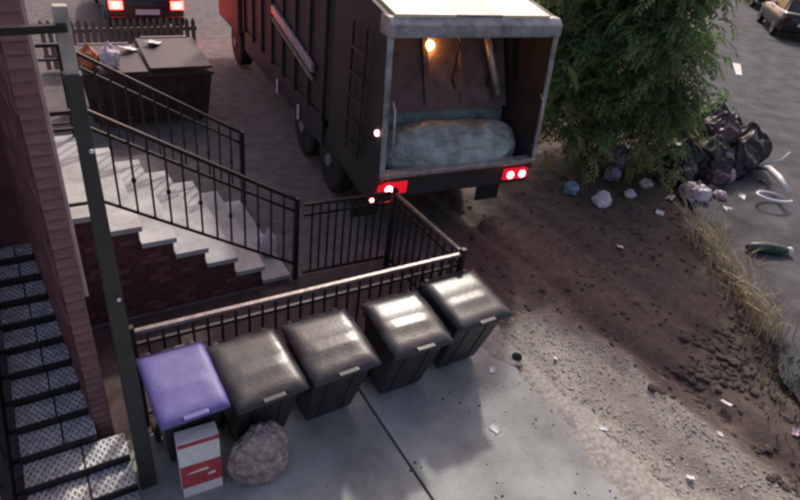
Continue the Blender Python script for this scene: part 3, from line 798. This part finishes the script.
grass('weeds', [(8.5, 5.9), (9.3, 6.2), (10.2, 6.2)], 500, .08, .30, 'weed', 'low green weeds around the foot of the tree', 6, 0.3)
grass('dry_grass', [(3.95, 3.4), (3.92, 2.6), (3.97, 1.7)], 260, .015, .05, 'dry_grass', 'thin dry grass blades along the pavement edge', 8, 0.03)
grass('weeds', [(7.1, 2.0), (6.6, 1.5), (6.2, 1.2)], 420, .05, .18, 'weed', 'dark sparse weeds in the mud at the lower right', 9, 0.3)

# ------------------------------------------------------------------ tree
tree = empty('tree', (8.6, 6.85, 0)); tag(tree, 'green leafy tree drooping over the rubbish right of the truck', 'tree')
tr = random.Random(4)
tm = MB(); tm.tube([(0,0,-.1), (.03,.02,.6), (-.04,.06,1.2), (.05,.1,2.0), (.1,.2,2.8), (.2,.3,3.8)], [.15,.12,.11,.10,.08,.05], 10)
trunk = tm.build('trunk', 'bark', tree, smooth=True)
limbs = []
for k in range(16):
    a = k*2.4+tr.uniform(-.3,.3); z0 = .7+2.8*k/16; L = tr.uniform(.9, 1.5)*(1.0 if z0 < 2.8 else .8)
    p0 = Vector((.03, .1, z0)); p2 = p0+Vector((math.cos(a)*L, math.sin(a)*L, tr.uniform(.1, .8))); p1 = (p0+p2)/2+Vector((0,0,.25))
    MB().tube([p0, p1, p2], [.045,.03,.012], 6).build('limb', 'bark', tree, smooth=True); limbs.append((p0, p1, p2))
lv, lf, lm = [], [], []
def frond(base, dirv, L, droop, mi):
    n = 8; p = Vector(base); d = Vector(dirv).normalized()
    for i in range(n):
        p = p+d*(L/n); d = (d+Vector((0,0,-droop))).normalized()
        sdv = d.cross(Vector((0,0,1)))
        if sdv.length < .05: sdv = Vector((1,0,0))
        sdv.normalize()
        for s in (-1, 1):
            ll = L*.30*tr.uniform(.7, 1.2)*(1-.35*i/n); w = ll*.36
            e = (sdv*s*0.8+d*.6+Vector((0,0,-tr.uniform(.1,.6)))).normalized()
            nrm = e.cross(d); nrm = nrm.normalized() if nrm.length > .01 else Vector((0,0,1))
            wv = nrm.cross(e).normalized()*w*.5
            o = len(lv); m_ = p+e*ll*.5
            lv.extend([p, m_+wv+nrm*.01, p+e*ll, m_-wv+nrm*.01]); lf.append((o, o+1, o+2, o+3)); lm.append(mi)
cl = []
for p0, p1, p2 in limbs:
    for t in (.35, .6, .8, .95, 1.0): cl.append(p0.lerp(p1, t*2) if t < .5 else p1.lerp(p2, t*2-1))
for k in range(120):
    a = tr.uniform(0, 6.3); zz = tr.uniform(.45, 4.2); rr = tr.uniform(.45, 1.0)*(1.5-0.2*abs(zz-1.9)**1.4)
    cl.append(Vector((math.cos(a)*rr, math.sin(a)*rr, zz)))
for c in cl:
    mi = tr.choices((0, 1, 2), (5, 5, .1 if c.z > 1.0 else .8))[0]
    for k in range(tr.randint(20, 34)):
        a = tr.uniform(0, 6.3); off = Vector((tr.gauss(0, .20), tr.gauss(0, .20), tr.gauss(0, .16)))
        frond(c+off, (math.cos(a), math.sin(a), tr.uniform(-.3, .5)), tr.uniform(.28, .56), tr.uniform(.10, .28), mi if tr.random() < .8 else tr.randint(0, 1))
cme = bpy.data.meshes.new('crown'); cme.from_pydata(lv, [], lf)
for q in ('leaf', 'leaf_b', 'leaf_dry'): cme.materials.append(MATS[q])
cme.polygons.foreach_set('material_index', lm)
link('crown', cme, tree)

# ------------------------------------------------------------------ garbage truck (local: x right, y forward, z up)
truck = empty('garbage_truck', (4.55, 5.42, 0.0), R(-5)); tag(truck, 'rear loading garbage truck with open hopper and lit red tail lights', 'garbage truck')
W = 1.15
cheek = [(0.02, 0.92), (-0.03, 1.12), (0.05, 1.7), (0.14, 2.70), (0.10, 2.82), (0.18, 2.92), (1.15, 3.06), (1.75, 3.12), (1.75, 0.80), (0.55, 0.62), (0.2, 0.70)]
tg = MB().prism_x(cheek, -W, -W+.07).build('tailgate_cheek', 'truck_side', truck, bev=0.008)
MB().prism_x(cheek, W-.07, W).build('tailgate_cheek', 'truck_side', truck, bev=0.008)
for s in (-1, 1):
    MB().prism_x([(-0.05, 1.12), (-0.025, 1.12), (0.14, 2.72), (0.10, 2.72)], s*W-(0 if s < 0 else .055)-.005*(s < 0), s*W+(.055 if s < 0 else 0)+.005).build('edge_trim', 'truck_grey', tg, bev=0.008)
MB().prism_x([(0.08, 2.72), (0.08, 2.86), (0.16, 2.93), (0.34, 2.93), (0.34, 2.72)], -W-.012, W+.012).build('header', 'truck_grey', truck, bev=0.02)
# sloped upper panel: pale, with a stripe of shadow painted down the centre
for x0, x1, m in ((-W+.08, -.32, 'truck_cream'), (-.318, .30, 'truck_panel_shade'), (.302, W-.16, 'truck_cream')):
    MB().prism_x([(0.16, 2.90), (0.16, 2.955), (1.15, 3.09), (1.15, 3.03)], x0, x1).build('upper_panel', m, truck)
MB().prism_x([(1.152, 3.03), (1.152, 3.09), (1.74, 3.15), (1.74, 3.09)], -W+.08, W-.08).build('roof_panel', 'truck_cream', truck)
# curved hopper bowl
bp = []
for k in range(15):
    t = k/14; a = math.pi*(1.0+0.78*t)
    bp.append(((0.66+0.60*math.cos(a))*.66, 1.38+0.58*math.sin(a)*(1.0 if t < .64 else .96)))
bp = [(0.02, 1.12)]+bp[3:]
bp += [(0.80, 1.52), (0.84, 1.60)]
hv, hf = [], []
for x in (-W+.075, W-.075):
    for y, z in bp: hv.append((x, y, z))
n = len(bp)
for i in range(n-1): hf.append((i, i+1, n+i+1, n+i))
base = len(hv); hv += [(x, y+.02, z-.03) for x, y, z in hv]; hf += [tuple(q+base for q in f[::-1]) for f in hf]
bowl = MB().add(hv, hf).build('hopper_bowl', 'hopper_teal', truck, smooth=True)
# packer blade above the bowl, leaning
blade = MB().prism_x([(0.70, 1.62), (0.78, 1.60), (1.28, 2.68), (1.20, 2.70)], -W+.09, W-.09).build('packer_blade', 'hopper_wall', truck, bev=0.01)
for x in (-.75, -.2, .35, .85): MB().prism_x([(0.70, 1.70), (0.76, 1.70), (1.14, 2.62), (1.07, 2.62)], x-.035, x+.035).build('stiffener', 'hopper_wall', blade)
MB().box(-W+.08, W-.08, 1.56, 1.62, 0.9, 3.06).build('hopper_back', 'hopper_wall', truck)
for x, x2 in ((.62, .85),):
    MB().tube([(x, .95, 2.66), (x2, .66, 1.80)], 0.05, 12).build('hydraulic_ram', 'steel_worn', truck, smooth=True)
MB().prism_x([(-0.06, 1.10), (-0.065, 1.16), (0.06, 1.17), (0.06, 1.10)], -W+.0, W-.0).build('sill', 'steel_worn', truck, bev=0.01)
# rounded grey-green load lying in the bowl
mat('load_wrap', (0.27, 0.345, 0.315), 0.4, 0.5, 4, 0.35, 20, col2=(0.46, 0.54, 0.50))
bm = bmesh.new(); bmesh.ops.create_icosphere(bm, subdivisions=6, radius=1)
for v in bm.verts:
    c = v.co.copy(); x = c.x*1.04; q = Vector((c.x*1.2, c.y*1.0, c.z*1.6))
    n1 = noise.fractal(q*1.6+Vector((3, 1, 0)), 1.0, 2.0, 3); r2 = 1-abs(noise.noise(Vector((c.x*3.2, c.y*5, c.z*5+n1*1.5))))
    r3 = 1-abs(noise.noise(Vector((c.x*8, c.y*12, c.z*12))))
    sq = (1-abs(c.x)**3.2)**0.42 / max(1e-3, (1-c.x*c.x)**0.5) if abs(c.x) < .999 else 1   # blunt ends
    k = 1+0.10*n1+0.075*(r2-.7)+0.03*(r3-.7)
    v.co = Vector((x*(1+.02*n1), c.y*0.38*k*min(sq, 1.7), (c.z if c.z < 0 else c.z**0.8)*0.42*k*min(sq, 1.7)))
me = bpy.data.meshes.new('refuse_load'); bm.to_mesh(me); bm.free()
for p in me.polygons: p.use_smooth = True
me.materials.append(MATS['load_wrap'])
ld = link('refuse_load', me); ld.matrix_world = Matrix.Translation((4.55, 5.42, 0)) @ Matrix.Rotation(R(-5), 4, 'Z') @ Matrix.Translation((0.02, 0.42, 1.13))
tag(ld, 'rounded grey-green bundle of refuse lying in the open hopper of the truck', 'refuse')
# bumper and lights
bump = MB().box(-W+.02, W-.02, 0.02, 0.16, 0.78, 1.06).build('bumper', 'truck_dark', truck, bev=0.02)
def lamp(x, z, r, m, y=0.0):
    h = MB().lathe((x, y+.03, z), (0,-1,0), [(0, r*1.7), (.035, r*1.7), (.05, r*1.45)], 20).build('tail_light', 'red_lens', truck)
    MB().lathe((x, y-.018, z), (0,-1,0), [(0, r), (.014, r*.92), (.022, r*.5)], 16).build('lens', m, h)
lamp(-1.0, 0.93, 0.052, 'red_lamp'); lamp(0.82, 0.93, 0.050, 'red_lamp'); lamp(1.01, 0.93, 0.050, 'red_lamp')
for x in (-.94, .92): MB().box(x-.2, x+.2, .0, .025, .85, 1.01).build('light_panel', 'red_lens', truck, bev=0.006)
ml = MB().lathe((-W-.005, .14, 1.62), (-1,0,0), [(-.05,.035),(.02,.035),(.03,.02)], 14).build('side_marker', 'marker_lamp', truck)
lamp(-1.16, 0.74, 0.024, 'red_lamp', .12)
am = MB().lathe((-0.13, 1.02, 2.36), (0,-.9,.4), [(0,.05),(.02,.062),(.06,.055),(.085,.025)], 16).build('work_lamp', 'amber_lamp', truck)
MB().box(-.24, -.02, 1.03, 1.10, 2.24, 2.30).build('lamp_bracket', 'truck_dark', truck)
for k, (x, z) in enumerate([(-.95, .35), (.15, .2), (.72, .3)]): MB().tube([(x, 1.0, 2.62), (x+.08, .86, 2.45-z*.2), (x+.02, .80, 2.2-z), (x+.1, .82, 1.95-z*.5)], 0.016, 8).build('hydraulic_hose', 'rubber', truck, smooth=True)
for s in (-1, 1): MB().tube([(s*(W-.10), -.03, 1.35), (s*(W-.10), -.12, 1.42), (s*(W-.10), -.04, 1.95), (s*(W-.10), .05, 2.02)], 0.014, 8).build('grab_bar', 'steel_worn', truck, smooth=True)
# body box and its ribs
MB().box(-W+.01, W-.01, 1.80, 6.9, 1.05, 3.40).build('load_body', 'truck_side', truck, bev=0.05)
for k in range(8):
    y = 1.95+.66*k
    for s in (-1, 1): MB().box(s*W-.035, s*W+.035, y, y+.09, 1.0, 3.36).build('body_rib', 'truck_side', truck, bev=0.01)
MB().bar((-W-.05, 2.35, 1.66), (-W-.05, 4.45, 1.98), 0.05, 0.13).build('side_rail', 'truck_grey', truck, bev=0.008)
MB().bar((-W-.05, 2.35, 1.50), (-W-.05, 4.45, 1.82), 0.03, 0.05).build('side_rail', 'picket_tan', truck)
for i in range(5): MB().bar((-W-.06, .55+.0*i, 1.2+.3*i), (-W-.06, .95, 1.2+.3*i), .03).build('ladder_rung', 'truck_dark', truck)
for y in (.55, .95): MB().bar((-W-.06, y, 1.1), (-W-.06, y, 2.7), .03).build('ladder_rail', 'truck_side', truck)
for s in (-1, 1): MB().box(s*.42-.05, s*.42+.05, 1.7, 8.8, .72, .98).build('chassis_rail', 'truck_dark', truck)
for s in (-1, 1):
    MB().box(s*1.0-.2, s*1.0+.2, 0.62, 0.64, 0.18, 0.62).build('mud_flap', 'rubber', truck)
    MB().box(s*W-.04*(s > 0), s*W+.04*(s < 0), 2.0, 6.7, .62, 1.04).build('side_skirt', 'truck_dark', truck, bev=0.01)
    for y in (1.75, 3.0, 7.7):
        wl = MB().lathe((s*(W-.34), y, .50), (s,0,0), [(0,.40),(.03,.49),(.27,.49),(.30,.42)], 26).build('wheel', 'rubber', truck)
        MB().lathe((s*(W-.34), y, .50), (s,0,0), [(.20,.28),(.285,.28),(.29,.24),(.26,.1),(.33,.09)], 20).build('rim', 'rim', wl)
    for y in (3.0, 4.2): MB().box(s*W-.01+s*.035, s*W+.01+s*.035, y, y+.05, .62, .86).build('reflector', 'reflector', truck)
cab = MB().prism_x([(7.0, .8), (7.0, 2.75), (7.3, 2.9), (8.5, 2.85), (8.95, 1.8), (9.0, .75)], -1.2, 1.2).build('cab', 'truck_side', truck, bev=0.06)
MB().prism_x([(8.54, 2.70), (8.56, 2.75), (8.96, 1.85), (8.93, 1.82)], -1.0, 1.0).build('windscreen', 'glass', cab)
for s in (-1, 1):
    MB().box(s*1.205-.006, s*1.205+.006, 7.5, 8.4, 1.85, 2.6).build('side_window', 'glass', cab)
    MB().bar((s*1.2, 8.6, 2.3), (s*1.5, 8.7, 2.3), .03).box(s*1.5-.1, s*1.5+.1, 8.66, 8.72, 1.95, 2.45).build('mirror', 'truck_dark', cab)

# ------------------------------------------------------------------ cars
def make_car(paint, lit=False):
    o = empty('parked_car')
    # lower body by sections along y (rear at 0)
    S = [(0.0,.70,.42,.80),(0.06,.80,.32,.93),(0.35,.87,.26,.98),(1.2,.885,.24,.96),(2.6,.885,.24,.93),(3.3,.87,.24,.88),(4.0,.80,.28,.78),(4.25,.68,.36,.64)]
    vs, fs = [], []; K = 10
    for y, hw, zb, zt in S:
        for x, z in [(-hw*.9,zb),(-hw,zb+.12),(-hw,(zb+zt)/2+.05),(-hw*.96,zt-.05),(-hw*.86,zt),(hw*.86,zt),(hw*.96,zt-.05),(hw,(zb+zt)/2+.05),(hw,zb+.12),(hw*.9,zb)]: vs.append((x,y,z))
    for i in range(len(S)-1):
        for k in range(K): a=i*K+k; b=i*K+(k+1)%K; fs.append((a,b,b+K,a+K))
    fs.append(tuple(range(K))); fs.append(tuple((len(S)-1)*K+k for k in range(K)))
    body = MB().add(vs, fs).build('body', paint, o, smooth=True)
    G = [(.30,.74,.95,.95),(.80,.74,.95,1.40),(1.2,.74,.95,1.47),(2.0,.74,.94,1.46),(2.4,.74,.93,1.40),(3.15,.74,.90,.90)]
    vs, fs = [], []
    for y, hw, zb, zt in G:
        t = (zt-zb)/.52
        for x, z in [(-hw,zb),(-hw+.13*t,zt-.05*t),(-hw+.2*t,zt),(hw-.2*t,zt),(hw-.13*t,zt-.05*t),(hw,zb)]: vs.append((x,y,z))
    for i in range(len(G)-1):
        for k in range(5): a=i*6+k; fs.append((a,a+1,a+7,a+6))
    MB().add(vs, fs).build('cabin', paint, o, smooth=False)
    MB().hexa([(-.62,.35,1.0),(.62,.35,1.0),(.62,.36,1.0),(-.62,.36,1.0),(-.52,.76,1.375),(.52,.76,1.375),(.52,.78,1.375),(-.52,.78,1.375)]).build('rear_window', 'glass', o)
    MB().hexa([(-.54,2.47,1.39),(.54,2.47,1.39),(.54,2.45,1.37),(-.54,2.45,1.37),(-.66,3.10,.955),(.66,3.10,.955),(.66,3.08,.94),(-.66,3.08,.94)]).build('windscreen', 'glass', o)
    for s in (-1, 1):
        for y0, y1 in ((.80, 1.55), (1.62, 2.45)):
            MB().hexa([(s*.752,y0-.05,.99),(s*.752,y1+.1,.99),(s*.74,y1+.1,.99),(s*.74,y0-.05,.99),(s*.655,y0+.05,1.36),(s*.655,y1-.05,1.36),(s*.64,y1-.05,1.36),(s*.64,y0+.05,1.36)]).build('side_window', 'glass', o)
        MB().box(s*.66-.14, s*.66+.14, -.02, .06, .66, .84).build('tail_light', 'red_far' if lit else 'lens_off', o, bev=.012)
        if lit: MB().lathe((s*.66, -.018, .75), (0,-1,0), [(0,.06),(.02,.05)], 14).build('bulb', 'red_core', o)
        MB().box(s*.62-.15, s*.62+.15, 4.16, 4.24, .56, .66).build('headlight', 'reflector', o, bev=.012)
        MB().box(s*.95-.09, s*.95+.09, 2.72, 2.84, .94, 1.06).build('mirror', paint, o, bev=.02)
        for y in (.78, 3.4):
            wl = MB().lathe((s*.70, y, .31), (s,0,0), [(0,.26),(.02,.31),(.17,.31),(.19,.26)], 22).build('wheel', 'rubber', o)
            MB().lathe((s*.70, y, .31), (s,0,0), [(.15,.2),(.195,.2),(.185,.05)], 16).build('rim', 'rim', wl)
    MB().box(-.26, .26, -.03, .0, .55, .66).build('number_plate', 'reflector', o)
    MB().box(-.80, .80, -.05, .08, .36, .50).build('bumper', 'rubber', o, bev=.02)
    return o
def put_car(paint, loc, rz, label, lit=False):
    c = make_car(paint, lit); c.location = loc; c.rotation_euler = (0, 0, rz); tag(c, label, 'car', 'parked cars'); return c
put_car('car_black', (2.75, 15.35, 0), R(-3), 'dark car with glowing red tail lights at the top left', True)
put_car('car_black', (25.8, 12.3, 0), R(-48), 'dark car parked beside the asphalt at the top right corner')
put_car('car_white', (31.2, 16.6, 0), R(-48), 'white car parked farther up the asphalt at the top right')

# dark dumpster behind the stoop
mat('dumpster', (0.045, 0.026, 0.03), 0.5, 0.45, 4, 0.2, 40)
ds = empty('dumpster', (1.75, 10.2, 0), R(-2)); tag(ds, 'low dark dumpster with flat lids behind the stoop railing', 'dumpster')
MB().hexa([(-.92,.10,.12),(.92,.10,.12),(.92,1.30,.12),(-.92,1.30,.12),(-1.0,0,.92),(1.0,0,.92),(1.0,1.40,.92),(-1.0,1.40,.92)]).build('body', 'dumpster', ds, bev=0.015)
for x in (-.75, -.37, 0.0, .37, .75): MB().hexa([(x-.03,.055,.18),(x+.03,.055,.18),(x+.03,.13,.18),(x-.03,.13,.18),(x-.03,-.02,.84),(x+.03,-.02,.84),(x+.03,.05,.84),(x-.03,.05,.84)]).build('rib', 'dumpster', ds)
MB().bar((-1.02, -.01, .90), (1.02, -.01, .90), .06).build('rim', 'dumpster', ds, bev=0.01)
for x0, x1, dz in ((-1.0, -.01, 0.0), (.01, 1.0, .10)):
    ld = MB().hexa([(x0,-.04,.935+dz*.5),(x1,-.04,.935+dz*.5),(x1,1.40,.95+dz),(x0,1.40,.95+dz),(x0,-.04,.975+dz*.5),(x1,-.04,.975+dz*.5),(x1,1.40,.99+dz),(x0,1.40,.99+dz)]).build('lid', 'dumpster', ds, bev=0.01)
    MB().bar((x0+.1, 1.43, .98+dz), (x1-.1, 1.43, .98+dz), .05).build('hinge_bar', 'rail_pale', ld)
for x in (-.8, .8):
    for y in (.2, 1.2): MB().lathe((x-.03, y, .07), (1,0,0), [(0,.06),(.005,.07),(.055,.07),(.06,.06)], 14).build('caster', 'rubber', ds)
    MB().box(x*1.29-.05, x*1.29+.05, .45, .95, .55, .70).build('fork_pocket', 'dumpster', ds, bev=0.008)
for i, (x, y, lab) in enumerate([(1.62, 11.2, 'pale sheet of paper on the far edge of the dumpster lid, left'), (2.05, 11.25, 'pale sheet of paper on the far edge of the dumpster lid, right')]):
    scrap((x, y, 1.0 if i == 0 else 1.08), 0.24, 'paper', lab, 140+i, 'papers on the dumpster')
# tan picket fence beyond the dumpster
pf = empty('picket_fence', (0.5, 13.4, 0)); tag(pf, 'tan wooden picket fence beyond the dark dumpster at the upper left', 'fence')
for z in (.22, .70): MB().box(-.1, 2.85, .016, .055, z, z+.08).build('rail', 'picket_tan', pf)
pk = MB().prism_y([(-.04, 0), (.04, 0), (.04, .88), (0, .95), (-.04, .88)], -.012, .012).mesh('picket', 'picket_tan')
for i in range(23): q = link('picket', pk, pf); q.location = (-.04+.128*i, 0, 0.02)
